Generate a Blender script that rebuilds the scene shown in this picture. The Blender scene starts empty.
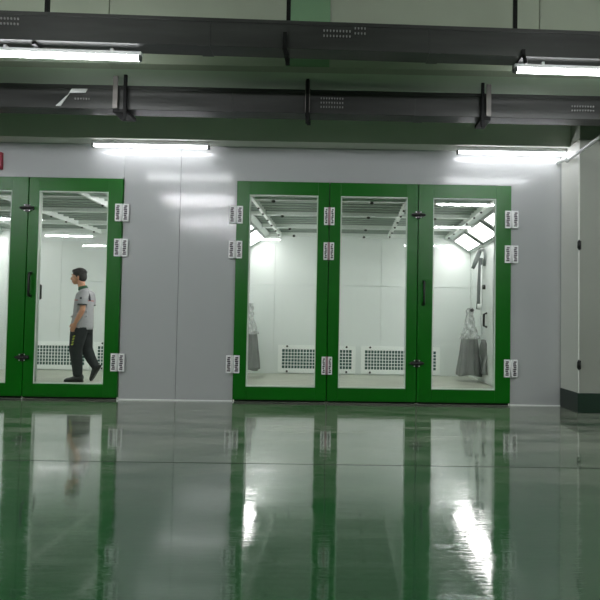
import bpy, bmesh, math, random
from mathutils import Vector, Matrix, noise
random.seed(7)
C = bpy.context.scene.collection
PI = math.pi

# ---------------------------------------------------------------- materials
def lin(c):
    return tuple(((v/255)/12.92 if v/255 <= .04045 else ((v/255+.055)/1.055)**2.4) for v in c)

def mat(name, rgb, rough=.5, metal=0., spec=.5, coat=0., var=0., scale=6., bump=0., bscale=40., stretch=(1,1,1)):
    m = bpy.data.materials.new(name); m.use_nodes = True
    nt = m.node_tree; b = nt.nodes['Principled BSDF']
    col = lin(rgb)
    b.inputs['Base Color'].default_value = (*col, 1)
    b.inputs['Roughness'].default_value = rough
    b.inputs['Metallic'].default_value = metal
    b.inputs['Specular IOR Level'].default_value = spec
    b.inputs['Coat Weight'].default_value = coat
    b.inputs['Coat Roughness'].default_value = .06
    if var or bump:
        tc = nt.nodes.new('ShaderNodeTexCoord'); mp = nt.nodes.new('ShaderNodeMapping')
        mp.inputs['Scale'].default_value = stretch
        nt.links.new(tc.outputs['Object'], mp.inputs['Vector'])
    if var:
        n = nt.nodes.new('ShaderNodeTexNoise'); n.inputs['Scale'].default_value = scale
        n.inputs['Detail'].default_value = 5
        nt.links.new(mp.outputs[0], n.inputs['Vector'])
        r = nt.nodes.new('ShaderNodeValToRGB')
        r.color_ramp.elements[0].position = .3; r.color_ramp.elements[1].position = .7
        r.color_ramp.elements[0].color = (*[max(0, v*(1-var)) for v in col], 1)
        r.color_ramp.elements[1].color = (*[min(1, v*(1+var)) for v in col], 1)
        nt.links.new(n.outputs['Fac'], r.inputs['Fac']); nt.links.new(r.outputs[0], b.inputs['Base Color'])
    if bump:
        n = nt.nodes.new('ShaderNodeTexNoise'); n.inputs['Scale'].default_value = bscale
        n.inputs['Detail'].default_value = 3
        nt.links.new(mp.outputs[0], n.inputs['Vector'])
        bp = nt.nodes.new('ShaderNodeBump'); bp.inputs['Strength'].default_value = bump
        bp.inputs['Distance'].default_value = .01
        nt.links.new(n.outputs['Fac'], bp.inputs['Height']); nt.links.new(bp.outputs[0], b.inputs['Normal'])
    return m

def emit(name, rgb, strength):
    m = bpy.data.materials.new(name); m.use_nodes = True
    b = m.node_tree.nodes['Principled BSDF']
    b.inputs['Base Color'].default_value = (.8, .8, .8, 1)
    b.inputs['Emission Color'].default_value = (*lin(rgb), 1)
    b.inputs['Emission Strength'].default_value = strength
    return m

def thin_glass(name, tint, refl=1.0, ior=1.5):
    m = bpy.data.materials.new(name); m.use_nodes = True
    nt = m.node_tree; nt.nodes.clear()
    out = nt.nodes.new('ShaderNodeOutputMaterial'); mx = nt.nodes.new('ShaderNodeMixShader')
    tr = nt.nodes.new('ShaderNodeBsdfTransparent'); gl = nt.nodes.new('ShaderNodeBsdfGlossy')
    fr = nt.nodes.new('ShaderNodeFresnel'); fr.inputs['IOR'].default_value = ior
    tr.inputs[0].default_value = (*tint, 1); gl.inputs['Roughness'].default_value = .02
    gl.inputs['Color'].default_value = (refl, refl, refl, 1)
    nt.links.new(fr.outputs[0], mx.inputs[0]); nt.links.new(tr.outputs[0], mx.inputs[1])
    nt.links.new(gl.outputs[0], mx.inputs[2]); nt.links.new(mx.outputs[0], out.inputs[0])
    return m

M = {}
M['facade'] = mat('grey_laminate_panel', (172, 175, 174), .13, spec=.45, var=.02, scale=.8)
M['green'] = mat('green_painted_steel', (0, 96, 4), .3, spec=.3, var=.05, scale=3)
M['lit_reveal'] = mat('pale_lit_reveal', (205, 220, 205), .4)
M['booth'] = mat('white_booth_panel', (222, 229, 226), .28, spec=.4, var=.02, scale=1.2)
M['booth_trim'] = mat('white_painted_rail', (240, 245, 242), .35)
M['filter'] = mat('pale_filter_cloth', (206, 216, 210), .9, spec=.1, var=.08, scale=5, stretch=(.5, 6, 1), bump=.3, bscale=60)
M['dark_recess'] = mat('dark_duct', (40, 82, 76), .7)
M['conc'] = mat('painted_concrete', (176, 192, 170), .75, spec=.2, var=.06, scale=1.1, bump=.15, bscale=25)
M['conc_near'] = mat('white_painted_beam', (214, 216, 208), .7, spec=.2, var=.04, scale=1.5)
M['conc_pale'] = mat('pale_painted_concrete', (150, 158, 140), .7, spec=.2, var=.05, scale=1.5)
M['conc_green'] = mat('pale_green_paint', (112, 146, 112), .7, spec=.2, var=.05, scale=1.5)
M['column'] = mat('grey_white_column_paint', (142, 146, 136), .55, spec=.3, var=.03, scale=1.5)
M['dkgreen'] = mat('dark_green_skirting_paint', (18, 44, 30), .35, var=.1, scale=4)
M['tray'] = mat('dull_galvanised_steel', (60, 61, 59), .4, metal=.6, var=.22, scale=2.2, stretch=(.5, 1, 4))
M['strap'] = mat('grey_steel_strap', (120, 116, 112), .45, metal=.5)
M['black'] = mat('black_steel', (7, 8, 7), .6, spec=.2)
M['blackplastic'] = mat('black_plastic', (9, 10, 9), .35)
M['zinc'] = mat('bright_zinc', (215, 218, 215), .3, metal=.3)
M['hinge'] = mat('white_hinge_enamel', (236, 238, 236), .4)
M['knuckle'] = mat('dull_pink_grey_knuckle', (176, 140, 148), .4, metal=.2)
M['mark'] = mat('dark_hinge_slot', (74, 66, 72), .6)
M['white_pipe'] = mat('white_conduit', (205, 210, 205), .4)
M['fixture'] = mat('white_fixture_enamel', (215, 218, 215), .4)
M['endcap'] = mat('grey_end_cap', (70, 74, 70), .5)
M['tube'] = emit('lit_tube', (250, 250, 255), 48)
M['tube_soft'] = emit('lit_tube_dim', (250, 248, 255), 6.5)  # lower emission for the tubes along the booth front
M['tube_tray'] = emit('lit_tube_tray', (250, 252, 255), 12)
M['booth_lamp'] = emit('lit_lamp_panel', (255, 250, 250), 4.1)
M['glass'] = thin_glass('clear_glass', (.975, .99, .98))
M['lampglass'] = M['booth_lamp']
M['skin'] = mat('skin', (196, 142, 112), .5, var=.04, scale=20)
M['hair'] = mat('black_hair', (22, 18, 18), .6, var=.3, scale=60, bump=.6, bscale=120)
M['shirt'] = mat('grey_jersey', (165, 165, 168), .9, spec=.1, var=.05, scale=12, bump=.35, bscale=14)
M['shirt_dark'] = mat('dark_grey_jersey', (84, 84, 90), .9, spec=.1)
M['collar'] = mat('green_rib_collar', (36, 82, 56), .9)
M['red_line'] = mat('faded_red_print', (176, 96, 96), .8)
M['pants'] = mat('charcoal_track_fabric', (44, 48, 50), .75, spec=.2, var=.15, scale=9, bump=.4, bscale=12)
M['lime'] = mat('lime_yellow_print', (168, 184, 52), .6)
M['shoe'] = mat('black_shoe', (26, 30, 30), .5)
M['sole'] = mat('dark_olive_sole', (30, 33, 28), .7)
M['eye'] = mat('eye_white', (225, 222, 218), .3)
M['lip'] = mat('lip', (160, 98, 86), .5)
M['skirt'] = mat('grey_cloth', (122, 126, 124), .5, spec=.4, var=.12, scale=5, stretch=(3, 3, .6), bump=.8, bscale=9)
M['hose'] = mat('grey_rubber_strap', (104, 112, 110), .6, var=.1)
M['slots'] = mat('lit_slot_paint', (135, 135, 132), .4)
M['wire'] = mat('grey_wire', (160, 170, 164), .5)
M['column_lit_side'] = mat('lit_side_white', (226, 228, 220), .45)
M['lampframe'] = mat('pale_grey_lamp_frame', (150, 158, 154), .4)
M['red'] = mat('red_enamel', (150, 30, 48), .4)

def plastic():
    m = bpy.data.materials.new('clear_plastic_film'); m.use_nodes = True
    nt = m.node_tree; nt.nodes.clear()
    out = nt.nodes.new('ShaderNodeOutputMaterial'); mx = nt.nodes.new('ShaderNodeMixShader')
    tr = nt.nodes.new('ShaderNodeBsdfTransparent'); pr = nt.nodes.new('ShaderNodeBsdfPrincipled')
    pr.inputs['Base Color'].default_value = (.62, .66, .64, 1); pr.inputs['Roughness'].default_value = .15
    tc = nt.nodes.new('ShaderNodeTexCoord'); n = nt.nodes.new('ShaderNodeTexNoise')
    n.inputs['Scale'].default_value = 16; n.inputs['Detail'].default_value = 4
    bp = nt.nodes.new('ShaderNodeBump'); bp.inputs['Strength'].default_value = 1; bp.inputs['Distance'].default_value = .04
    r = nt.nodes.new('ShaderNodeMapRange')
    r.inputs[1].default_value = .35; r.inputs[2].default_value = .65; r.inputs[3].default_value = .3; r.inputs[4].default_value = .8
    nt.links.new(tc.outputs['Object'], n.inputs['Vector']); nt.links.new(n.outputs['Fac'], bp.inputs['Height'])
    nt.links.new(bp.outputs[0], pr.inputs['Normal']); nt.links.new(n.outputs['Fac'], r.inputs[0])
    nt.links.new(r.outputs[0], mx.inputs[0]); nt.links.new(tr.outputs[0], mx.inputs[1])
    nt.links.new(pr.outputs[0], mx.inputs[2]); nt.links.new(mx.outputs[0], out.inputs[0])
    return m
M['plastic'] = plastic()

def floor_mat():
    m = bpy.data.materials.new('green_epoxy_floor'); m.use_nodes = True
    nt = m.node_tree; b = nt.nodes['Principled BSDF']; L = nt.links.new
    tc = nt.nodes.new('ShaderNodeTexCoord')
    def nz(scale, st, det=5):
        mp = nt.nodes.new('ShaderNodeMapping'); mp.inputs['Scale'].default_value = st
        n = nt.nodes.new('ShaderNodeTexNoise'); n.inputs['Scale'].default_value = scale; n.inputs['Detail'].default_value = det
        L(tc.outputs['Object'], mp.inputs[0]); L(mp.outputs[0], n.inputs['Vector']); return n
    # worn, dusty zone: the strip of floor along the booths
    sep = nt.nodes.new('ShaderNodeSeparateXYZ'); L(tc.outputs['Object'], sep.inputs[0])
    wear = nt.nodes.new('ShaderNodeMapRange'); wear.inputs[1].default_value = -4.2; wear.inputs[2].default_value = -.2
    L(sep.outputs['Y'], wear.inputs[0])
    n1 = nz(1.6, (.6, 2.2, 1)); n2 = nz(9, (.5, 2.5, 1))
    a = nt.nodes.new('ShaderNodeMath'); a.operation = 'MULTIPLY_ADD'; a.inputs[1].default_value = .55; L(n1.outputs['Fac'], a.inputs[0])
    c = nt.nodes.new('ShaderNodeMath'); c.operation = 'MULTIPLY'; c.inputs[1].default_value = .45
    L(n2.outputs['Fac'], c.inputs[0]); L(c.outputs[0], a.inputs[2])
    r = nt.nodes.new('ShaderNodeMapRange'); r.inputs[1].default_value = .42; r.inputs[2].default_value = .58; L(a.outputs[0], r.inputs[0])
    w = nt.nodes.new('ShaderNodeMath'); w.operation = 'MULTIPLY_ADD'; w.inputs[1].default_value = .45; w.inputs[2].default_value = .12
    L(r.outputs[0], w.inputs[0])
    w2 = nt.nodes.new('ShaderNodeMath'); w2.operation = 'MULTIPLY_ADD'; w2.inputs[2].default_value = .04
    wv = nt.nodes.new('ShaderNodeMath'); wv.operation = 'MULTIPLY'
    L(w.outputs[0], wv.inputs[0]); L(wv.outputs[0], w2.inputs[0]); w2.inputs[1].default_value = 1
    wr = nt.nodes.new('ShaderNodeMath'); wr.operation = 'MULTIPLY_ADD'; wr.inputs[1].default_value = 2.6; wr.inputs[2].default_value = .10
    L(wear.outputs[0], wr.inputs[0]); L(wr.outputs[0], wv.inputs[1])
    mx = nt.nodes.new('ShaderNodeMix'); mx.data_type = 'RGBA'
    mx.inputs[6].default_value = (*lin((17, 76, 40)), 1); mx.inputs[7].default_value = (*lin((160, 166, 150)), 1)
    L(w2.outputs[0], mx.inputs[0]); L(mx.outputs[2], b.inputs['Base Color'])
    b.inputs['Specular IOR Level'].default_value = .9
    b.inputs['Coat Weight'].default_value = .45; b.inputs['Coat Roughness'].default_value = .035
    ro = nt.nodes.new('ShaderNodeMapRange'); ro.inputs[3].default_value = .03; ro.inputs[4].default_value = .085
    L(r.outputs[0], ro.inputs[0]); L(ro.outputs[0], b.inputs['Roughness'])
    n3 = nz(2.2, (1, 1.6, 1), 2); n4 = nz(22, (.5, 3, 1), 2)
    bp = nt.nodes.new('ShaderNodeBump'); bp.inputs['Strength'].default_value = .09; bp.inputs['Distance'].default_value = .03
    bp2 = nt.nodes.new('ShaderNodeBump'); bp2.inputs['Strength'].default_value = .14; bp2.inputs['Distance'].default_value = .004
    L(n3.outputs['Fac'], bp.inputs['Height']); L(bp.outputs[0], bp2.inputs['Normal']); L(n4.outputs['Fac'], bp2.inputs['Height'])
    L(bp2.outputs[0], b.inputs['Normal'])
    return m
M['floor'] = floor_mat()
M['booth_floor'] = mat('pale_booth_floor', (172, 177, 162), .35, spec=.4, var=.16, scale=3, stretch=(.6, 2, 1))

# ---------------------------------------------------------------- mesh helpers
class MB:
    def __init__(s): s.v = []; s.f = []; s.m = []; s.mats = []
    def mi(s, m):
        if m not in s.mats: s.mats.append(m)
        return s.mats.index(m)
    def box(s, x0, x1, y0, y1, z0, z1, m=None, T=None):
        k = len(s.v)
        P = [(x, y, z) for z in (z0, z1) for y in (y0, y1) for x in (x0, x1)]
        if T is not None: P = [tuple(T @ Vector(p)) for p in P]
        s.v += P
        for q in ((0, 2, 3, 1), (4, 5, 7, 6), (0, 1, 5, 4), (2, 6, 7, 3), (0, 4, 6, 2), (1, 3, 7, 5)):
            s.f.append(tuple(k+i for i in q)); s.m.append(m)
        return s
    def tube(s, pts, rad, n=12, m=None, ref=None):
        """closed tube through pts; rad: number, or per point number or (a, b)"""
        pts = [Vector(p) for p in pts]; L = len(pts)
        if not isinstance(rad, (list, tuple)): rad = [rad]*L
        k = len(s.v); ref = Vector(ref) if ref else None
        prev = None
        for i, p in enumerate(pts):
            t = (pts[min(i+1, L-1)] - pts[max(i-1, 0)]).normalized()
            base = ref or prev or (Vector((0, 1, 0)) if abs(t.y) < .9 else Vector((1, 0, 0)))
            u = (base - t*base.dot(t)).normalized(); w = t.cross(u); prev = u
            a, b = rad[i] if isinstance(rad[i], (list, tuple)) else (rad[i], rad[i])
            for j in range(n):
                g = 2*PI*j/n
                s.v.append(tuple(p + u*a*math.cos(g) + w*b*math.sin(g)))
        for i in range(L-1):
            for j in range(n):
                a0 = k+i*n+j; a1 = k+i*n+(j+1) % n
                s.f.append((a0, a1, a1+n, a0+n)); s.m.append(m)
        s.f.append(tuple(k+j for j in reversed(range(n)))); s.m.append(m)
        s.f.append(tuple(k+(L-1)*n+j for j in range(n))); s.m.append(m)
        return s
    def ell(s, c, r, nu=16, nv=10, m=None, T=None):
        k = len(s.v); c = Vector(c)
        for i in range(nv+1):
            th = PI*i/nv
            for j in range(nu):
                ph = 2*PI*j/nu
                p = Vector((r[0]*math.sin(th)*math.cos(ph), r[1]*math.sin(th)*math.sin(ph), r[2]*math.cos(th)))
                if T is not None: p = T @ p
                s.v.append(tuple(c+p))
        for i in range(nv):
            for j in range(nu):
                a0 = k+i*nu+j; a1 = k+i*nu+(j+1) % nu
                s.f.append((a0, a0+nu, a1+nu, a1)); s.m.append(m)
        return s
    def build(s, name, m, parent=None, loc=None, smooth=False, bevel=0, weld=False):
        me = bpy.data.meshes.new(name)
        o = bpy.data.objects.new(name, me); C.objects.link(o)
        off = Vector((0, 0, 0))
        if parent is not None:
            off = Vector(parent['_w']) if '_w' in parent else Vector((0, 0, 0))
            o.parent = parent
        if loc is None: loc = off
        loc = Vector(loc)
        o['_w'] = tuple(loc)
        o.location = loc - off if parent is not None else loc
        me.from_pydata([tuple(Vector(p)-loc) for p in s.v], [], s.f)
        mats = [m] + [x for x in s.mats]
        for x in mats: me.materials.append(x)
        for p, mm in zip(me.polygons, s.m):
            p.material_index = 0 if mm is None else 1 + s.mi(mm)
            p.use_smooth = smooth
        if s.mats or True:
            for mm in s.m:
                if mm is not None and mm not in list(me.materials): me.materials.append(mm)
            ml = list(me.materials)
            for p, mm in zip(me.polygons, s.m):
                if mm is not None: p.material_index = ml.index(mm)
        bm = bmesh.new(); bm.from_mesh(me)
        if weld: bmesh.ops.remove_doubles(bm, verts=bm.verts, dist=1e-5)
        bmesh.ops.recalc_face_normals(bm, faces=bm.faces); bm.to_mesh(me); bm.free()
        if bevel:
            bv = o.modifiers.new('bevel', 'BEVEL'); bv.width = bevel; bv.segments = 2; bv.limit_method = 'ANGLE'
        return o

def tag(o, label=None, cat=None, group=None, kind=None):
    if label: o['label'] = label
    if cat: o['category'] = cat
    if group: o['group'] = group
    if kind: o['kind'] = kind
    return o
def empty(name, loc, parent=None):
    o = bpy.data.objects.new(name, None); C.objects.link(o)
    o.location = loc; o['_w'] = tuple(loc); o.empty_display_size = .1
    return o
def copy_tree(o, parent=None):
    c = o.copy(); C.objects.link(c)
    if parent is not None: c.parent = parent
    for ch in [x for x in C.objects if x.parent == o]: copy_tree(ch, c)
    return c
def box(*a): return MB().box(*a)

# ---------------------------------------------------------------- the garage shell
fl = MB().box(-14, 12, -17, 0.0, -.1, 0).build('floor', M['floor'], loc=(0, 0, 0))
tag(fl, 'glossy green epoxy garage floor mirroring the doors', 'floor', kind='structure')
jt = MB().box(-14, 12, -3.167, -3.163, .0002, .0012).build('trim_1', M['black'])
tag(jt, 'thin dark joint line running across the green floor', 'floor joint', kind='structure')

FT = 2.705     # door height
w = MB()
w.box(-12, -7.3, 0, .06, 0, 3.14); w.box(-7.294, -6.15, 0, .06, 0, 3.14)
w.box(-6.15, -2.745, 0, .06, FT+.005, 3.14)
w.box(-2.742, -2.052, 0, .06, 0, 3.14); w.box(-2.047, -1.352, 0, .06, 0, 3.14)
w.box(-1.352, 2.045, 0, .06, FT+.005, 3.14)
w.box(2.045, 2.66, 0, .06, 0, 3.14); w.box(2.664, 3.9, 0, .06, 0, 3.14)
wf = w.build('wall_back', M['facade'])
tag(wf, 'glossy grey panel front of the two booths around the green doors', 'wall', kind='structure')
kb = MB().box(-2.742, -1.352, -.004, 0, 0, .012).box(2.045, 2.68, -.004, 0, 0, .012).build('baseboard_back', M['hinge'])
tag(kb, 'thin pale sill strip at the foot of the grey panels', 'baseboard', kind='structure')

def seg_face(edges, y0, y1, z0, z1, gap=.012):
    b = MB()
    for a, c in zip(edges, edges[1:]): b.box(a+gap/2, c-gap/2, y0, y1, z0, z1)
    b.box(edges[0], edges[-1], y0+.02, y1, z0+.004, z1-.001)
    return b
tag(MB().box(-14, 12, -.25, .2, 3.14, 3.6).build('trim_2', M['conc_near']), 'low concrete beam along the top of the grey booth front', 'beam', kind='structure')
tag(MB().box(-14, 12, -1.40, -.25, 3.5, 3.8).build('ceiling', M['conc']), 'green tinted concrete soffit above the nearer booth front', 'ceiling', kind='structure')
tag(seg_face([-14, -8, -2.37, 1.89, 6, 12], -1.54, -1.40, 3.5, 4.6).build('trim_3', M['conc_pale']), 'deep concrete beam face high above, with thin vertical joints', 'beam', kind='structure')
tag(MB().box(-.61, -.19, -1.556, -1.54, 3.502, 4.6).build('trim_4', M['conc_green']), 'greener vertical patch on the high concrete beam face', 'beam patch', kind='structure')
tag(MB().box(-14, 12, -17, -1.40, 4.6, 4.75).build('ceiling.001', M['conc']), 'high concrete garage ceiling', 'ceiling', kind='structure')
tag(MB().box(-14.2, -14, -17, 5, 0, 4.75).build('wall_left', M['column']), 'white garage side wall far to the left', 'wall', kind='structure')
tag(MB().box(12, 12.2, -17, 5, 0, 4.75).build('wall_right', M['column']), 'white garage side wall far to the right', 'wall', kind='structure')
tag(MB().box(-14, 12, -17.2, -17, 0, 4.75).build('wall_front', M['column']), 'white garage wall behind the viewer', 'wall', kind='structure')
tag(MB().box(3.9, 12, 0, .1, 0, 3.5).build('wall_back.001', M['column']), 'white wall beyond the column', 'wall', kind='structure')
# column at the right
col = MB().box(2.685, 3.75, -.55, 0, .0, 3.14).box(2.685, 3.75, -.55, -.25, 3.14, 3.5).build('wall_column', M['column'], bevel=.008)
tag(col, 'white painted concrete column at the right of the booths', 'column', kind='structure')
cl = MB().box(2.672, 2.6845, -.548, -.001, .226, 3.138).build('trim_7', M['column_lit_side'])  # white sheet stands in for tube light falling on this column side
tag(cl, 'white sheet painting light onto the column side facing the booths', 'lit side', kind='structure')
cb = MB().box(2.665, 3.76, -.56, -.001, 0, .225).build('baseboard_column', M['dkgreen'], bevel=.003)
tag(cb, 'dark green band around the foot of the white column', 'baseboard', kind='structure')
for z, nm in ((1.915, 'upper black fitting on the near corner of the white column'), (.545, 'lower black fitting on the near corner, just above the dark green band')):
    e = empty('corner_bracket', (2.685, -.555, z)); tag(e, nm, 'bracket', 'black fittings on the column corner')
    MB().tube([(2.675, -.56, z-.055), (2.668, -.575, z-.03), (2.668, -.58, z+.03), (2.675, -.56, z+.055)], [.008, .02, .02, .008], 10).build('bumper', M['blackplastic'], e, smooth=True)
    MB().box(2.68, 2.70, -.56, -.549, z-.05, z+.05).build('mounting_plate', M['black'], e)

# conduit running from the booth front towards the viewer
e = empty('conduit', (2.625, -.5, 2.955)); tag(e, 'straight white conduit running past the top of the white column', 'pipe')
MB().tube([(2.625, -.30, 2.955), (2.625, -7.0, 2.955)], .019, 14).build('pipe', M['white_pipe'], e, smooth=True)
MB().tube([(2.625, -.02, 3.0), (2.625, -.15, 3.0), (2.625, -.26, 2.985), (2.625, -.33, 2.955)], [.024]*4, 12).build('elbow', M['white_pipe'], e, smooth=True)
for y in (-1.6, -3.4, -5.2):
    MB().box(2.60, 2.65, y-.012, y+.012, 2.925, 2.985).tube([(2.625, y, 2.98), (2.625, y, 4.6 if y < -1.54 else 3.5)], .006, 8).build('pipe_hanger', M['strap'], e)

# ---------------------------------------------------------------- booths
XS = -5.0
def booth(dx, rails, k):
    names = lambda s: s
    x0, x1, zc, ys, yb = -1.87+dx, 2.37+dx, 2.62, .06, 3.9
    side = 'left booth' if dx else 'right booth'
    # rear wall with joints
    b = MB()
    xs = [x0, x0+.55, x0+1.55, x0+2.55, x0+3.55, x1]
    for a, c in zip(xs, xs[1:]):
        b.box(a+.002, c-.002, yb, yb+.05, 0, 1.654); b.box(a+.002, c-.002, yb, yb+.05, 1.666, zc+.05)
    b.box(x0, x1, yb+.02, yb+.06, 0, zc+.05)
    tag(b.build('wall_%s_rear' % k, M['booth']), 'white rear wall inside the %s' % side, 'wall', kind='structure')
    for sx, nm, xa in ((-1, 'left', x0), (1, 'right', x1)):
        b = MB()
        for ya, yc in ((.06, 1.3), (1.3, 2.1), (2.1, 2.95), (2.95, 3.9)):
            lo, hi = (xa-.05, xa) if sx < 0 else (xa, xa+.05)
            b.box(lo, hi, ya+.002, yc-.002, 0, 1.657); b.box(lo, hi, ya+.002, yc-.002, 1.663, 2.33)
        lo, hi = (xa-.06, xa-.02) if sx < 0 else (xa+.02, xa+.06)
        b.box(lo, hi, .06, 3.95, 0, 2.34)
        tag(b.build('wall_%s_%s' % (k, nm), M['booth']), 'white %s side wall inside the %s' % (nm, side), 'wall', kind='structure')
        # sloping shoulder between side wall and ceiling
        xt = xa - sx*.44
        vs = [(xa, .06, 2.33), (xt, .06, zc), (xt, 3.9, zc), (xa, 3.9, 2.33)]
        T = MB(); n = Vector((sx*.55, 0, .83)).normalized()*.04
        T.v = vs + [tuple(Vector(p)+n) for p in vs]
        T.f = [(0, 1, 2, 3), (7, 6, 5, 4), (0, 4, 5, 1), (1, 5, 6, 2), (2, 6, 7, 3), (3, 7, 4, 0)]; T.m = [None]*6
        tag(T.build('ceiling_%s_%s' % (k, nm), M['booth']), 'sloping shoulder over the %s wall of the %s' % (nm, side), 'ceiling', kind='structure')
    # filter ceiling, pleated across
    b = MB(); ny = 96
    for i in range(ny+1):
        y = .06 + (yb-.06)*i/ny; z = zc + .05 + .012*math.sin(i*PI/2) + (.02 if (i % 8) in (3, 4) else 0)
        b.v += [(x0+.40, y, z), (x1-.40, y, z)]
    for i in range(ny): b.f.append((2*i, 2*i+1, 2*i+3, 2*i+2)); b.m.append(None)
    o = b.build('ceiling_%s_filter' % k, M['filter']); sd = o.modifiers.new('s', 'SOLIDIFY'); sd.thickness = .02; sd.offset = 1
    tag(o, 'pale filter cloth ceiling of the %s' % side, 'ceiling', kind='structure')
    # roof slab keeps the garage out
    tag(MB().box(x0-.06, x1+.06, .06, 3.96, 2.78, 2.82).build('ceiling_%s_roof' % k, M['booth']), 'roof panel of the %s' % side, 'ceiling', kind='structure')
    # rails
    b = MB()
    for y in (.55, 1.69, 2.94): b.box(x0+.42, x1-.42, y-.03, y+.03, zc-.03, zc+.045)
    tag(b.build('trim_%s_cross_rails' % k, M['booth_trim']), 'white cross rails under the filter ceiling of the %s' % side, 'ceiling rail', kind='structure')
    b = MB()
    for i in range(1, 20):
        y = .06+3.84*i/20; b.box(x0+.42, x1-.42, y-.009, y+.009, zc+.012, zc+.036)
    tag(b.build('trim_%s_support_wires' % k, M['wire']), 'grey support wires holding the filter cloth of the %s' % side, 'support wires', kind='structure')
    for i, x in enumerate(rails):
        r = MB().box(x-.02, x+.02, .06, yb, zc-.05, zc+.04).build('trim_%s_long_rail_%d' % (k, i+1), M['booth_trim'], loc=(x, 0, zc))
        tag(r, 'white lengthwise rail under the filter ceiling of the %s, %s' % (side, ['nearest its left shoulder', 'second from its left shoulder', 'third from its left shoulder', 'nearest its right shoulder'][i]), 'ceiling rail', kind='structure')
        for y in (1.0, 1.45, 2.0, 2.5, 3.1, 3.6):
            MB().ell((x, y, zc-.06), (.018, .018, .016), 8, 6).build('catch', M['blackplastic'], r, smooth=True)
    if not dx:
        for x in (-.97, .34, 1.35):
            for y in (.55, 1.69, 2.94, 3.8):
                g = MB().ell((x, y, zc-.045), (.028, .028, .02), 8, 6).tube([(x, y, zc-.04), (x, y, zc-.02)], .012, 8).build('ceiling_knob', M['blackplastic'], loc=(x, y, zc-.04), smooth=True)
                tag(g, 'black ceiling knob seen through %s, %s' % ({-.97: 'the leaf hinged by the grey panel', .34: 'the middle leaf', 1.35: 'the leaf nearest the column'}[x], {.55: 'nearest the doors', 1.69: 'second from the doors', 2.94: 'third from the doors', 3.8: 'by the rear wall'}[y]), 'knob', 'black knobs under the filter ceiling')
    tag(MB().box(x0, x1, 0.0, 3.9, -.1, .002).build('floor_%s' % k, M['booth_floor']), 'pale scuffed floor inside the %s' % side, 'floor', kind='structure')
    # upper ledge along rear wall
    tag(MB().box(x0+.44, x1-.44, yb-.03, yb, zc-.03, zc+.04).build('trim_%s_ledge' % k, M['booth_trim']), 'white edge rail where filter ceiling meets rear wall of the %s' % side, 'ceiling rail', kind='structure')
booth(0, [-1.23, -.21, .81, 1.9], 'booth')
booth(XS, [-5.8, -4.61, -3.41, -3.08], 'neighbour_booth')

# exhaust grilles
def grille(x0, x1, label, knobs=True):
    z0, z1 = .055, .51
    e = empty('exhaust_grille', ((x0+x1)/2, 3.9, z0)); tag(e, label, 'vent grille', 'perforated exhaust grilles low on the rear walls')
    MB().box(x0-.02, x1+.02, 3.877, 3.889, z0, z1).build('duct_backing', M['dark_recess'], e)
    f = MB(); m = .05; hz0, hz1 = z0+m, z1-m; hx0, hx1 = x0+m*.9, x1-m*.9
    f.box(x0-.03, x1+.03, 3.862, 3.884, z0-.03, hz0); f.box(x0-.03, x1+.03, 3.862, 3.884, hz1, z1+.03)
    f.box(x0-.03, hx0, 3.862, 3.884, hz0, hz1); f.box(hx1, x1+.03, 3.862, 3.884, hz0, hz1)
    nx = round((hx1-hx0)/.056)
    for i in range(1, nx): x = hx0+(hx1-hx0)*i/nx; f.box(x-.007, x+.007, 3.868, 3.882, hz0, hz1)
    for i in range(1, 6): z = hz0+(hz1-hz0)*i/6; f.box(hx0, hx1, 3.868, 3.8815, z-.007, z+.007)
    f.build('perforated_plate', M['booth_trim'], e)
    for x in (x0+.14, x1-.14):
        for z in (z0-.005, z1+.005):
            MB().tube([(x, 3.863, z), (x, 3.845, z)], .02, 10).build('fixing_knob', M['blackplastic'], e)
grille(-1.20, .19, 'white perforated grille low on rear wall, seen across the first two glass leaves')
grille(.35, 1.77, 'white perforated grille low on rear wall, ending behind the leaf with the grey bundle')
grille(-6.15, -4.78, 'white perforated grille low on rear wall behind the walking man')
grille(-4.63, -3.2, 'white perforated grille low on rear wall to the right of the walking man')
tag(MB().box(-1.32, 1.9, 3.8895, 3.9, .0, .57).box(-6.35, -3.05, 3.8895, 3.9, .0, .57).build('trim_5', M['booth']), 'slightly raised white plinth carrying the exhaust grilles', 'plinth', kind='structure')

# sloping lamps
def lamp_proto():
    # local: x across slope, y along the booth, z out of the slope (towards room)
    e = empty('booth_light', (0, 0, 0))
    f = MB(); f.box(-.20, .20, -.53, .53, -.02, .008); f.box(-.20, -.155, -.53, .53, .008, .024); f.box(.155, .20, -.53, .53, .008, .024)
    f.box(-.155, .155, -.53, -.46, .008, .024); f.box(-.155, .155, .46, .53, .008, .024)
    f.build('lamp_frame', M['lampframe'], e)
    MB().box(-.153, .153, -.458, .458, .0085, .018).build('diffuser', M['booth_lamp'], e)
    for y in (-.5, .5): MB().tube([(0, y, .024), (0, y, .03)], .012, 8).build('screw', M['zinc'], e)
    return e
lp = lamp_proto(); used = False
for dx, bn in ((0, 'right'), (XS, 'left')):
    for sx, sn in ((1, 'right'), (-1, 'left')):
        for yi, y in enumerate((3.29, 2.11, .93)):
            o = copy_tree(lp) if used else lp; used = True
            cx = .25 + dx + sx*1.94; cz = 2.475
            ang = math.atan2(.29, .44)
            n = Vector((-sx*.29, 0, -.44)).normalized(); ax = Vector((0, 1, 0)); ux = ax.cross(n)
            R3 = Matrix((ux, ax, n)).transposed()
            o.matrix_world = Matrix.Translation(Vector((cx, y, cz)) + n*.022) @ R3.to_4x4()
            tag(o, 'lit lamp panel on the %s slope of the %s booth, %s' % (sn, bn, ['closest to the rear wall', 'middle of three', 'closest to the doors'][yi]), 'lamp', 'sloping lamp panels inside the booths')

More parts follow.
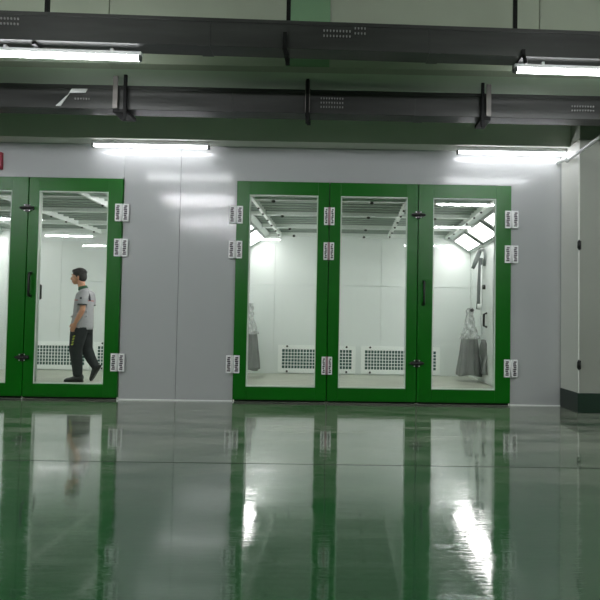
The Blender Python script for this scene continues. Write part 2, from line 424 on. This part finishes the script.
# service door in the right wall of the right booth
sd = MB().box(2.352, 2.372, 2.12, 2.93, .06, 2.1).build('door_6', M['booth'], loc=(2.37, 2.5, 0), bevel=.004)
tag(sd, 'white service door in the right wall inside the right booth', 'door', kind='structure')
MB().tube([(2.35, 2.5, .94), (2.30, 2.5, .96), (2.30, 2.5, 1.15), (2.35, 2.5, 1.17)], .018, 10).build('handle', M['blackplastic'], sd, smooth=True)
MB().tube([(2.355, 2.66, 1.61), (2.31, 2.66, 1.61)], .04, 14).build('knob', M['blackplastic'], sd, smooth=False)

# ---------------------------------------------------------------- green doors
def hinge_on(door, x, z, narrow=False, flip=False):
    w = .064 if narrow else .082
    h = .108
    kn = MB().tube([(x, -.052, z-h), (x, -.052, z+h)], .016 if narrow else .010, 10).build('hinge', M['knuckle'] if narrow else M['hinge'], door, loc=(x, -.05, z), smooth=True)
    for s in (-1, 1):
        xa, xb = (x+s*.012, x+s*w)
        yb = -.046 if (narrow or (s < 0) != flip) else -.046
        MB().box(min(xa, xb), max(xa, xb), yb-.008, yb+.016, z-h, z+h).build('hinge_plate', M['hinge'], kn, bevel=.003)
        xc = (xa+xb)/2
        mk = MB()
        hw = .013 if narrow else .02
        for i in range(8):
            zz = z - h*.74 + i*h*.21
            mk.box(xc-hw+(.006 if i % 3 == 1 else 0), xc+hw-(.007 if i % 4 == 2 else 0), yb-.0105, yb-.0075, zz-.0085, zz+.0085)
        mk.build('slot_row', M['mark'], kn)
    return kn
def latch_on(door, x, z):
    b = MB().box(x-.07, x-.012, -.058, -.032, z-.022, z+.022).box(x+.012, x+.07, -.058, -.032, z-.022, z+.022)
    b.tube([(x-.085, -.066, z), (x+.085, -.066, z)], .013, 10).box(x-.02, x+.02, -.064, -.034, z-.045, z+.045)
    l = b.build('latch', M['blackplastic'], door, loc=(x, -.05, z), bevel=.002)
    for sx, sz in ((-1, 1), (1, 1), (-1, -1), (1, -1)):
        MB().tube([(x+sx*.03, -.062, z+sz*.034), (x+sx*.03, -.066, z+sz*.034)], .007, 8).build('screw', M['zinc'], l)
def handle_on(door, x, z, y=-1, h=.14):
    s = y; yo = -.035 if s < 0 else .035
    MB().tube([(x, yo, z-h), (x, yo+s*.05, z-h*.93), (x, yo+s*.055, z-h*.7), (x, yo+s*.055, z+h*.7), (x, yo+s*.05, z+h*.93), (x, yo, z+h)], [.018, .018, .014, .014, .018, .018], 10).build('handle', M['blackplastic'], door, smooth=True)
def leaf(n, x0, x1, g0, g1, label):
    z0, z1, ga, gb = .028, FT, .185, 2.54
    e = empty('door_%d' % n, ((x0+x1)/2, 0, 0)); tag(e, label, 'door', kind='structure')
    g = .003
    f = MB()
    f.box(x0+g, g0, -.035, .035, z0, z1); f.box(g1, x1-g, -.035, .035, z0, z1)
    f.box(g0, g1, -.035, .035, z0, ga); f.box(g0, g1, -.035, .035, gb, z1)
    f.build('frame', M['green'], e, bevel=.003)
    r = MB(); t = .012
    r.box(g0, g0+t, -.03, .03, ga, gb); r.box(g1-t, g1, -.03, .03, ga, gb)
    r.box(g0+t, g1-t, -.03, .03, ga, ga+t); r.box(g0+t, g1-t, -.03, .03, gb-t, gb)
    r.build('lit_reveal_rim', M['lit_reveal'], e)  # pale rim stands in for light on the frame's reveal
    MB().box(g0+t, g1-t, -.003, .003, ga+t, gb-t).build('glass_pane', M['glass'], e)
    MB().box(x0+.02, x1-.02, -.012, .012, .004, z0).build('bottom_seal', M['black'], e)
    return e
HZ = (2.285, 1.855, .455)
d = leaf(1, -4.985, -3.896, -4.86, -4.10, 'green framed glass leaf at the left end of the photo, left of the walking man')
d = leaf(2, -3.892, -2.747, -3.765, -2.92, 'green framed glass door leaf through which the walking man shows')
for z in HZ: hinge_on(d, -2.747, z)
for z in (2.32, .5): latch_on(d, -3.894, z)
MB().box(-3.924, -3.864, .036, .044, .004, FT).build('meeting_seal', M['black'], d)
handle_on(d, -3.83, 1.385); handle_on(d, -3.772, 1.30, 1, .08)
d = leaf(3, -1.350, -.208, -1.19, -.347, 'green framed glass leaf hinged beside the wide grey panel, first of three')
for z in HZ: hinge_on(d, -1.350, z)
for z in HZ: hinge_on(d, -.206, z, True)
d = leaf(4, -.204, .888, -.067, .756, 'middle green framed glass leaf of the three-leaf door')
handle_on(d, .80, 1.33, 1, .1)
for xj in (-.206, .890): MB().box(xj-.03, xj+.03, .036, .044, .004, FT).build('meeting_seal', M['black'], d)
d = leaf(5, .892, 2.042, 1.074, 1.852, 'green framed glass leaf nearest the column, grey bundle behind it')
for z in HZ: hinge_on(d, 2.042, z)
for z in (2.32, .5): latch_on(d, .89, z)
handle_on(d, .965, 1.36)
d = leaf(7, -6.145, -4.989, -6.0, -5.12, 'green framed glass leaf beyond the left end of the photo')
# lintel strip above the leaves
tag(MB().box(-6.15, -2.745, -.02, .06, FT+.004, FT+.02).box(-1.352, 2.045, -.02, .06, FT+.004, FT+.02).build('trim_6', M['facade']), 'thin grey lintel edge over the green doors', 'lintel', kind='structure')

# red box at the left edge
e = empty('wall_sign', (-4.42, -.03, 2.9)); tag(e, 'red box on the grey panel above the leftmost green leaf', 'sign')
MB().box(-4.62, -4.235, -.055, -.002, 2.795, 3.005).build('housing', M['red'], e, bevel=.006)
MB().box(-4.60, -4.255, -.059, -.055, 2.885, 2.90).build('trim_line', M['hinge'], e)

# ---------------------------------------------------------------- cable trays
def tray(name, yc, x0, x1, z0, z1, wd, rot, label, dots, glint=None):
    e = empty(name, (0, yc, z0)); tag(e, label, 'cable tray', 'metal cable trays under the ceiling')
    b = MB(); b.box(x0, x1, -wd/2, wd/2, 0, z1-z0)
    b.box(x0, x1, -wd/2-.008, wd/2+.008, z1-z0-.03, z1-z0+.004)
    b.v = [(p[0], p[1]+yc, p[2]+z0) for p in b.v]
    b.build('tray_body', M['tray'], e, bevel=.004)
    jb = -9.0
    while jb < 9:
        jb += 2.0
    for x, n, rows, dz in dots:
        for r in range(rows):
            s = MB()
            for i in range(n):
                px = x+i*.028; pz = z0+dz+r*.045
                s.box(px-.006, px+.006, yc-wd/2-.0105, yc-wd/2-.0005, pz-.008, pz+.008)
            s.build('slot_row', M['slots'], e)  # pale colour stands in for light showing through the holes
    for x in (-4.6, -1.25, .75, 4.1):
        MB().box(x-.05, x+.05, yc-wd/2-.006, yc+wd/2+.006, z0-.004, z1-.033).build('joint_plate', M['tray'], e)
    if glint:
        f = MB(); x, w_, h = glint
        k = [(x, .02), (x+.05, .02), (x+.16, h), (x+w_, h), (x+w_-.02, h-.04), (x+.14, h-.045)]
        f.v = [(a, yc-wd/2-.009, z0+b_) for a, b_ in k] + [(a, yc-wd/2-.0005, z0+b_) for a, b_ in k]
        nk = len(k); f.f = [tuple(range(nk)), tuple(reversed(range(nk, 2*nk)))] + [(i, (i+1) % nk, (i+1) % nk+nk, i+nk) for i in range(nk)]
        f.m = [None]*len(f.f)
        f.build('tube_glint', M['zinc'], e)  # pale patch paints the tube's reflection glint on the tray face
    e.rotation_euler.z = rot
    return e
tray('cable_tray', -2.16, -9, 9, 3.345, 3.585, .2, .028, 'upper dark cable tray with tube lights under it, nearer the viewer',
     [(-3.04, 9, 2, .13), (-.22, 9, 2, .12), (.05, 4, 2, .15)])
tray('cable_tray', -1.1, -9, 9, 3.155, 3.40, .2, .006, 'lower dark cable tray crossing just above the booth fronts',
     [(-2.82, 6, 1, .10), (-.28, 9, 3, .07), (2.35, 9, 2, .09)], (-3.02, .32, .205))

def hanger(x, xb, y, z0, ztop, wd, label):
    e = empty('tray_hanger', (x, y, z0)); tag(e, label, 'hanger', 'steel hangers carrying the cable trays')
    yf = y-wd/2
    MB().box(xb-.016, xb+.016, yf-.044, yf-.018, z0-.12, ztop).build('front_strut', M['black'], e, bevel=.002)
    MB().box(x-.025, x+.025, yf-.030, yf-.018, z0+.0, ztop-.01).build('front_strap', M['strap'], e, bevel=.002)
    MB().box(min(x, xb)-.02, max(x, xb)+.02, yf-.03, y+wd/2+.035, z0-.045, z0-.008).build('cross_bar', M['black'], e, bevel=.002)
    MB().box(x-.02, x+.02, y+wd/2+.018, y+wd/2+.035, z0-.04, ztop).build('rear_strut', M['black'], e, bevel=.002)
for x, xb, l in ((-2.40, -2.295, 'hanger of the lower tray above the left booth doors'), (-.42, -.42, 'hanger of the lower tray above the first glass leaf of the right booth'), (1.465, 1.40, 'hanger of the lower tray above the leaf nearest the column')):
    hanger(x, xb, -1.1+.006*x, 3.155, 3.5, .22, l)
for x, l in ((-2.69, 'hanger rod of the upper tray rising through the left tube light'), (-.55, 'hanger of the upper tray over the grey panel between the booths'), (1.52, 'hanger of the upper tray at the end of the right tube light')):
    y = -2.16+.028*x
    e = empty('tray_hanger', (x, y, 3.34)); tag(e, l, 'hanger', 'steel hangers carrying the cable trays')
    MB().box(x-.018, x+.018, y+.115, y+.145, 3.30, 4.6).build('rear_strut', M['black'], e)
    MB().box(x-.018, x+.018, y-.08 if x < -1 else y-.14, y+.145, 3.318, 3.341).build('cross_bar', M['black'], e)
    if x > -1:
        MB().tube([(x, y-.135, 3.335), (x+.012, y-.14, 3.30), (x+.02, y-.14, 3.265)], .018, 8).build('hook', M['black'], e, smooth=True)
        MB().box(x-.016, x+.016, y-.14, y-.116, 3.33, 3.47 if x < 1 else 3.39).build('front_strap', M['black'], e)

# ---------------------------------------------------------------- tube lights
def tube_light(x, y, z, L, label, ang=0, group='tube lights under the ceiling', support=None, thick=.022, tm='tube', clips=None):
    e = empty('tube_light', (x, y, z)); tag(e, label, 'tube light', group)
    MB().box(x-L/2, x+L/2, y-.022, y+.022, z+.018, z+.05).build('housing', M['fixture'], e, bevel=.002)
    MB().tube([(x-L/2+.025, y, z), (x+L/2-.025, y, z)], thick, 12)  .build('tube', M[tm], e, smooth=True)
    for s in (-1, 1):
        xa = x+s*L/2
        MB().box(min(xa, xa-s*.025), max(xa, xa-s*.025), y-.024, y+.024, z-.024, z+.02).build('end_cap', M['endcap'], e, bevel=.003)
    if clips:
        for s in (-.32, .32):
            MB().box(x+s*L-.012, x+s*L+.012, y-.018, y+.018, z+.05, clips).build('mounting_clip', M['fixture'], e)
    if support:
        for s in (-1, 1):
            xs_ = x+s*L*.36
            MB().tube([(xs_, y, z+.05), (xs_, y, support)], .006, 8).build('hanging_rod', M['strap'], e)
    e.rotation_euler.z = ang
    return e
tube_light(-2.375, -.165, 3.075, 1.42, 'lit tube light above the grey panel between the booths', tm='tube_soft', clips=3.14, thick=.016)
tube_light(2.01, -.165, 3.075, 1.36, 'lit tube light above the last green leaf, beside the white column', tm='tube_soft', clips=3.14, thick=.016)
tube_light(-2.52, -2.215, 3.268, 1.42, 'bright tube light hanging under the upper tray at the left', .028, tm='tube_tray', clips=3.343, thick=.026)
tube_light(2.19, -2.095, 3.266, 1.42, 'bright tube light hanging under the upper tray at the right', .028, tm='tube_tray', clips=3.343, thick=.026)
FAR = [(-2.9, -4.5), (2.5, -4.5), (-6.6, -3.8), (6.2, -3.8), (-3.35, -7.3), (2.4, -7.35), (-8.1, -7.3), (-8.1, -10.2), (-2.6, -10.2), (2.5, -11), (-8.0, -12.5), (7.6, -7.3), (8, -11)]  # the two nearest the booths are added, to lift the ambient light
for i, (x, y) in enumerate(FAR):
    tube_light(x, y, 3.36, 1.42, 'lit out-of-view tube light hung %.1f m before the booths, %.1f m %s' % (-y, abs(x), 'left' if x < 0 else 'right'), support=4.6)

# ---------------------------------------------------------------- grey bundles inside the right booth
def bundle(cx, cy, rx, ry, ztop, zbot, label, mirror=1, full=True):
    e = empty('hanging_bundle', (cx, cy, 0)); tag(e, label, 'bundle', 'cloth wrapped bundles hanging by the booth walls')
    n, L = 72, 14
    s = MB()
    for i in range(L+1):
        t = i/L; z = zbot + (ztop-zbot)*t
        k = 1 - .38*t + .01*math.sin(t*9)
        for j in range(n):
            a = 2*PI*j/n
            fold = 1 + (.07*math.sin(a*7+1.3*t)+.05*math.sin(a*13+2-2*t))*(1-.35*t)
            zz = z + (.018*math.sin(a*3+.5) if i == 0 else 0)
            s.v.append((cx+rx*k*fold*math.cos(a), cy+ry*k*fold*math.sin(a), zz))
    for i in range(L):
        for j in range(n):
            a0 = i*n+j; a1 = i*n+(j+1) % n
            s.f.append((a0, a1, a1+n, a0+n)); s.m.append(None)
    s.f.append(tuple(range(n-1, -1, -1))); s.m.append(None); s.f.append(tuple(L*n+j for j in range(n))); s.m.append(None)
    s.build('cloth_skirt', M['skirt'], e, smooth=True)
    # crumpled clear plastic above
    p = MB(); n, L = 48, 20; zt = ztop+.48
    for i in range(L+1):
        t = i/L; z = ztop-.05 + (zt-ztop+.05)*t
        k = (.62*(1-t)**1.5 + .17)
        for j in range(n):
            a = 2*PI*j/n
            q = noise.noise(Vector((math.cos(a)*2.5, math.sin(a)*2.5, z*9)))*.32 + noise.noise(Vector((math.cos(a)*6, math.sin(a)*6, z*20)))*.16
            p.v.append((cx+rx*(k+q*.6)*math.cos(a), cy+ry*(k+q*.6)*math.sin(a), z+q*.03))
    for i in range(L):
        for j in range(n):
            a0 = i*n+j; a1 = i*n+(j+1) % n
            p.f.append((a0, a1, a1+n, a0+n)); p.m.append(None)
    p.build('plastic_wrap', M['plastic'], e, smooth=True)
    if not full: return e
    fx = MB()
    for i in range(13):
        t = i/12; z = zbot+.05+(ztop-zbot)*.85*t
        for j, yy in enumerate((2.40+.10*t, 2.46+.08*t, 2.58, 2.68)):
            fx.v.append((2.345-.05*(j % 2)-.03*math.sin(t*7+j), yy, z))
    for i in range(12):
        for j in range(3): a0 = i*4+j; fx.f.append((a0, a0+1, a0+5, a0+4)); fx.m.append(None)
    o = fx.build('cloth_flap', M['skirt'], e, smooth=True); sm = o.modifiers.new('s', 'SOLIDIFY'); sm.thickness = .012
    hx = cx+.14
    MB().tube([(hx+.02, cy-.1, 2.12), (hx+.01, cy-.1, 1.9), (hx, cy-.08, 1.6), (hx, cy-.07, 1.40), (hx-.01, cy-.06, 1.24)], [(.026, .036)]*5, 12).build('hose', M['hose'], e, smooth=True)
    MB().tube([(hx+.0, cy-.1, 2.24), (hx-.03, cy-.14, 2.17), (hx-.08, cy-.16, 2.05), (hx-.13, cy-.16, 1.93)], [(.02, .04)]*3+[(.02, .03)], 10).build('strap', M['hose'], e, smooth=True)
    MB().tube([(hx+.0, cy-.2, 2.25), (hx+.025, cy-.34, 2.23), (hx+.03, cy-.36, 2.12), (hx+.025, cy-.34, 1.96)], [(.018, .034)]*4, 10).build('strap', M['hose'], e, smooth=True)
    MB().tube([(hx+.03, cy-.12, 2.0), (hx+.02, cy-.12, 1.2), (hx+.05, cy-.12, .8)], .012, 8).build('cord', M['booth_trim'], e, smooth=True)
    MB().tube([(hx-.14, cy-.16, 2.0), (hx-.13, cy-.14, 1.6), (hx-.14, cy-.1, 1.22)], .006, 8).build('cord', M['booth_trim'], e, smooth=True)
    MB().ell((hx-.14, cy-.18, 1.22), (.035, .03, .03)).build('clip', M['blackplastic'], e, smooth=True)
    MB().tube([(hx-.005, cy-.12, 1.25), (hx, cy-.12, 1.33)], .035, 12).build('hose_clamp', M['booth_trim'], e, smooth=True)
    return e
bundle(2.16, 2.95, .205, .27, .78, .11, 'grey cloth bundle with clear plastic wrap and hose in the rear right corner')
bundle(-1.635, 3.0, .19, .26, .80, .15, 'grey cloth bundle with plastic wrap by the left wall, partly behind the door frame', full=False)

# ---------------------------------------------------------------- the walking man
def remesh(o, v, sm=3, f=.6):
    r = o.modifiers.new('fuse', 'REMESH'); r.mode = 'VOXEL'; r.voxel_size = v; r.use_smooth_shade = True
    s = o.modifiers.new('soft', 'SMOOTH'); s.iterations = sm; s.factor = f
    return o
Y0 = 2.0
man = empty('person', (-4.09, Y0, 0))
tag(man, 'man walking left in grey T-shirt and charcoal track trousers behind the glass', 'person')
NL, FL = Y0-.085, Y0+.085       # near leg, far leg
b = MB()
# head: skull, jaw, nose, ears, neck
hc = Vector((-4.150, Y0, 1.640))
b.ell(hc, (.092, .074, .098), 20, 14)
b.ell((-4.185, Y0, 1.590), (.066, .058, .082), 18, 12)
b.ell((-4.205, Y0, 1.535), (.036, .034, .032), 12, 8)           # chin
b.tube([(-4.245, Y0, 1.632), (-4.262, Y0, 1.605), (-4.268, Y0, 1.588), (-4.246, Y0, 1.574)], [.010, .013, .016, .011], 10)   # nose
b.ell((-4.240, Y0, 1.655), (.02, .05, .014), 12, 8)            # brow
b.ell((-4.240, Y0, 1.553), (.017, .024, .007), 12, 8); b.ell((-4.238, Y0, 1.541), (.016, .021, .008), 12, 8)  # lips
for s in (-1, 1): b.ell((-4.130, Y0+s*.076, 1.605), (.021, .010, .033), 10, 8)
b.tube([(-4.125, Y0, 1.59), (-4.105, Y0, 1.50), (-4.075, Y0, 1.42), (-4.055, Y0, 1.36)], [(.055, .058), (.054, .055), (.062, .06), (.10, .08)], 16, ref=(0, 1, 0))
# torso
b.tube([(-4.055, Y0, 1.41), (-4.05, Y0, 1.34), (-4.055, Y0, 1.20), (-4.06, Y0, 1.05), (-4.075, Y0, .93), (-4.085, Y0, .84)],
       [(.10, .06), (.175, .095), (.165, .112), (.145, .105), (.155, .11), (.12, .10)], 20, ref=(0, 1, 0))
def leg(hip, knee, ank, y):
    a, k, n = Vector(hip), Vector(knee), Vector(ank)
    b.tube([a, a.lerp(k, .5), k, k.lerp(n, .35), n], [.085, .07, .052, .05, .036], 14)
leg((-4.075, NL, .86), (-4.115, NL, .485), (-4.080, NL, .10), NL)
leg((-4.075, FL, .86), (-4.035, FL, .475), (-3.888, FL, .245), FL)
b.tube([(-4.015, NL, .06), (-4.105, NL, .045), (-4.245, NL, .03)], [(.025, .03), (.03, .022), (.022, .012)], 12)
b.tube([(-3.888, FL, .245), (-3.895, FL, .18), (-3.925, FL, .09)], [.034, .024, .015], 12)
# arms with hands
def arm(sh, el, wr, tip, y_side):
    sh, el, wr = Vector(sh), Vector(el), Vector(wr)
    b.tube([sh, sh.lerp(el, .45), el, el.lerp(wr, .35), wr], [.050, .046, .040, .040, .026], 14)
    d = (Vector(tip)-wr).normalized(); side = Vector((0, 1, 0)); back = d.cross(side).normalized()
    pc = wr + d*.045
    b.tube([wr, wr+d*.03, wr+d*.085], [(.026, .022), (.019, .038), (.016, .040)], 12, ref=side)
    for k, L in enumerate((.068, .078, .073, .058)):
        o = back*(-.0285+k*.019); r = wr + d*.08 + o
        b.tube([r, r+d*L*.45, r+d*L*.75 + side*y_side*.012 , r+d*L*.95+side*y_side*.030], [.0088, .0083, .0078, .006], 8)
    th = wr + d*.03 - back*.03
    b.tube([th, th+d*.025-back*.022+side*y_side*.006, th+d*.05-back*.028+side*y_side*.014, th+d*.072-back*.024+side*y_side*.02], [.012, .0105, .009, .007], 8)
arm((-3.995, Y0-.175, 1.345), (-3.985, Y0-.215, 1.10), (-4.085, Y0-.225, .905), (-4.140, Y0-.21, .79), 1)
arm((-4.045, Y0+.185, 1.345), (-4.035, Y0+.225, 1.085), (-4.195, Y0+.215, .92), (-4.265, Y0+.20, .83), -1)
body = b.build('body', M['skin'], man, loc=(-4.09, Y0, 0)); remesh(body, .0055, 2)
for s in (-1, 1):
    MB().ell((-4.231, Y0+s*.032, 1.630), (.006, .011, .006), 10, 8).build('eye', M['eye'], man, smooth=True)
    MB().ell((-4.240, Y0+s*.033, 1.630), (.003, .005, .006), 8, 6).build('pupil', M['blackplastic'], man, smooth=True)
    MB().tube([(-4.252, Y0+s*.016, 1.652), (-4.248, Y0+s*.034, 1.657), (-4.236, Y0+s*.05, 1.652)], .004, 6).build('eyebrow', M['hair'], man, smooth=True)
# hair
h = MB()
h.ell((-4.135, Y0, 1.672), (.104, .084, .084), 20, 12)
h.ell((-4.095, Y0, 1.625), (.066, .078, .088), 18, 12)
h.ell((-4.200, Y0, 1.715), (.052, .062, .032), 14, 10)
for i in range(60):
    a = random.uniform(0, 2*PI); el = random.uniform(.15, 1.5)
    c = Vector((-4.135+.1*math.cos(a)*math.cos(el), Y0+.08*math.sin(a)*math.cos(el), 1.675+.082*math.sin(el)))
    h.ell(c, (.016, .014, .013), 8, 6)
for s in (-1, 1): h.tube([(-4.15, Y0+s*.074, 1.67), (-4.152, Y0+s*.075, 1.61)], [(.008, .02), (.005, .009)], 8)
remesh(h.build('hair', M['hair'], man), .007, 1)
# T-shirt
t = MB()
t.tube([(-4.065, Y0, 1.435), (-4.055, Y0, 1.405), (-4.05, Y0, 1.36), (-4.052, Y0, 1.28), (-4.058, Y0, 1.18), (-4.062, Y0, 1.05), (-4.066, Y0, .95), (-4.075, Y0, .86), (-4.08, Y0, .825)],
       [(.07, .062), (.12, .078), (.185, .105), (.195, .122), (.185, .134), (.175, .142), (.178, .152), (.184, .164), (.18, .163)], 28, ref=(0, 1, 0))
for s in (-1, 1):
    q = .045 if s < 0 else 0
    t.tube([(-4.045+q*.3, Y0+s*.11, 1.375), (-4.03+q, Y0+s*.165, 1.355), (-4.03+q, Y0+s*.202, 1.27), (-4.035+q, Y0+s*.212, 1.185)], [.06, .070, .070, .066], 16)
for z, dx in ((.93, .03), (1.0, -.02), (1.08, .02)):   # soft folds
    t.tube([(-4.19+dx, Y0-.10, z), (-4.08, Y0-.176, z+.04), (-3.95, Y0-.12, z+.09)], .012, 8)
remesh(t.build('t_shirt', M['shirt'], man), .008, 4)
MB().tube([(-3.990, Y0-.212, 1.196), (-3.990, Y0-.213, 1.178)], .070, 20).build('sleeve_hem', M['shoe'], man, smooth=False)
MB().tube([(-4.035, Y0+.212, 1.196), (-4.035, Y0+.213, 1.178)], .070, 20).build('sleeve_hem', M['shoe'], man, smooth=False)
MB().tube([(-4.088, Y0, 1.475), (-4.080, Y0, 1.445), (-4.068, Y0, 1.422)], [(.064, .064), (.074, .072), (.08, .07)], 20, ref=(0, 1, 0)).build('collar', M['collar'], man, smooth=True)
MB().tube([(-4.0525, Y0, 1.262), (-4.053, Y0, 1.248)], [(.199, .127)]*2, 28, ref=(0, 1, 0)).build('chest_stripe', M['red_line'], man)
MB().tube([(-3.955, Y0-.13, 1.385), (-3.925, Y0-.135, 1.32), (-3.915, Y0-.11, 1.25)], [(.01, .02), (.012, .022), (.01, .012)], 8).build('shoulder_panel', M['shirt_dark'], man, smooth=True)
MB().box(-4.005, -3.975, Y0-.276, Y0-.268, 1.27, 1.30).build('sleeve_print', M['shirt_dark'], man)
# trousers
t = MB()
t.tube([(-4.08, Y0, .93), (-4.082, Y0, .88), (-4.085, Y0, .80), (-4.09, Y0, .76)], [(.15, .125), (.17, .148), (.17, .150), (.14, .125)], 24, ref=(0, 1, 0))
t.tube([(-4.075, NL, .86), (-4.10, NL, .68), (-4.125, NL, .50), (-4.105, NL, .34), (-4.088, NL, .18), (-4.082, NL, .095)], [(.095, .135), (.095, .120), (.084, .098), (.078, .086), (.070, .074), (.066, .066)], 18, ref=(0, 1, 0))
t.tube([(-4.07, FL, .86), (-4.055, FL, .68), (-4.03, FL, .50), (-3.965, FL, .36), (-3.895, FL, .25), (-3.865, FL, .205)], [(.095, .125), (.09, .112), (.078, .092), (.068, .08), (.062, .066), (.06, .06)], 18, ref=(0, 1, 0))
for k in range(3):
    z = .13+.055*k
    t.tube([(-4.145, NL-.02, z), (-4.095, NL-.068, z+.012), (-4.035, NL-.02, z)], .010, 8)
remesh(t.build('trousers', M['pants'], man), .0085, 3)
lm = MB()
for i, (x, z) in enumerate(((-4.118, .70), (-4.126, .66), (-4.134, .62), (-4.142, .58))):
    yy = NL-.094+.003*i
    lm.tube([(x-.016, yy, z-.008), (x, yy-.003, z), (x+.018, yy, z+.012)], [(.006, .008), (.007, .012), (.006, .007)], 8)
lm.build('thigh_print', M['lime'], man, smooth=True)
# shoes
def shoe(T, nm):
    s = MB()
    s.tube([T @ Vector(p) for p in ((.075, 0, .055), (.03, 0, .058), (-.04, 0, .052), (-.11, 0, .040), (-.17, 0, .032), (-.205, 0, .026))],
           [(.034, .045), (.042, .052), (.044, .046), (.048, .034), (.043, .026), (.024, .014)], 16, ref=(0, 1, 0))
    s.tube([T @ Vector((.03, 0, .06)), T @ Vector((.028, 0, .115))], [(.042, .052), (.036, .045)], 16, ref=(0, 1, 0))
    o = s.build('shoe', M['shoe'], man); remesh(o, .006, 3)
    q = MB(); out = [(.085, .0), (.075, .03), (.03, .042), (-.05, .042), (-.12, .052), (-.18, .042), (-.212, .018)]
    loop = out + [(a, -c) for a, c in reversed(out[1:])] 
    n = len(loop)
    q.v = [tuple(T @ Vector((a, c, .002))) for a, c in loop] + [tuple(T @ Vector((a, c, .022))) for a, c in loop]
    q.f = [tuple(range(n)), tuple(range(2*n-1, n-1, -1))] + [(i, (i+1) % n, n+(i+1) % n, n+i) for i in range(n)]; q.m = [None]*len(q.f)
    q.build('sole', M['sole'], o)
shoe(Matrix.Translation((-4.075, NL, .002)), 'near')
# far foot: heel up, resting on the toes
shoe(Matrix.Translation((-3.915, FL, .035)) @ Matrix.Rotation(math.radians(-60), 4, 'Y') @ Matrix.Translation((.165, 0, 0)), 'far')

# ---------------------------------------------------------------- camera, world, view
cam = bpy.data.cameras.new('camera'); co = bpy.data.objects.new('camera', cam); C.objects.link(co)
yaw, pitch, roll, cx, f, D = 0.01027, 0.0354, 0.01612, 350.912, 600., 7.38099
fw = Vector((math.sin(yaw)*math.cos(pitch), math.cos(yaw)*math.cos(pitch), math.sin(pitch)))
r = Vector((math.cos(yaw), -math.sin(yaw), 0)); u = r.cross(fw)
r2 = r*math.cos(roll)+u*math.sin(roll); u2 = -r*math.sin(roll)+u*math.cos(roll)
co.matrix_world = Matrix.Translation((0, -D, 1.0)) @ Matrix((r2, u2, -fw)).transposed().to_4x4()
cam.sensor_width = 36; cam.lens = 36*f/600; cam.shift_x = -(cx-300)/600
cam.clip_start = .05
bpy.context.scene.camera = co
wd = bpy.data.worlds.new('world'); bpy.context.scene.world = wd; wd.use_nodes = True
wd.node_tree.nodes['Background'].inputs[0].default_value = (.02, .022, .02, 1)
sc = bpy.context.scene
sc.view_settings.view_transform = 'Standard'; sc.view_settings.look = 'None'
sc.view_settings.exposure = 1.6; sc.view_settings.gamma = 1; sc.view_settings.use_curve_mapping = False
sc.cycles.max_bounces = 10; sc.cycles.diffuse_bounces = 6; sc.cycles.glossy_bounces = 6; sc.cycles.transparent_max_bounces = 16
sc.cycles.use_denoising = True
sc.cycles.sample_clamp_indirect = 6
sc.cycles.caustics_reflective = False; sc.cycles.caustics_refractive = False
for o in C.objects:
    if '_w' in o: del o['_w']
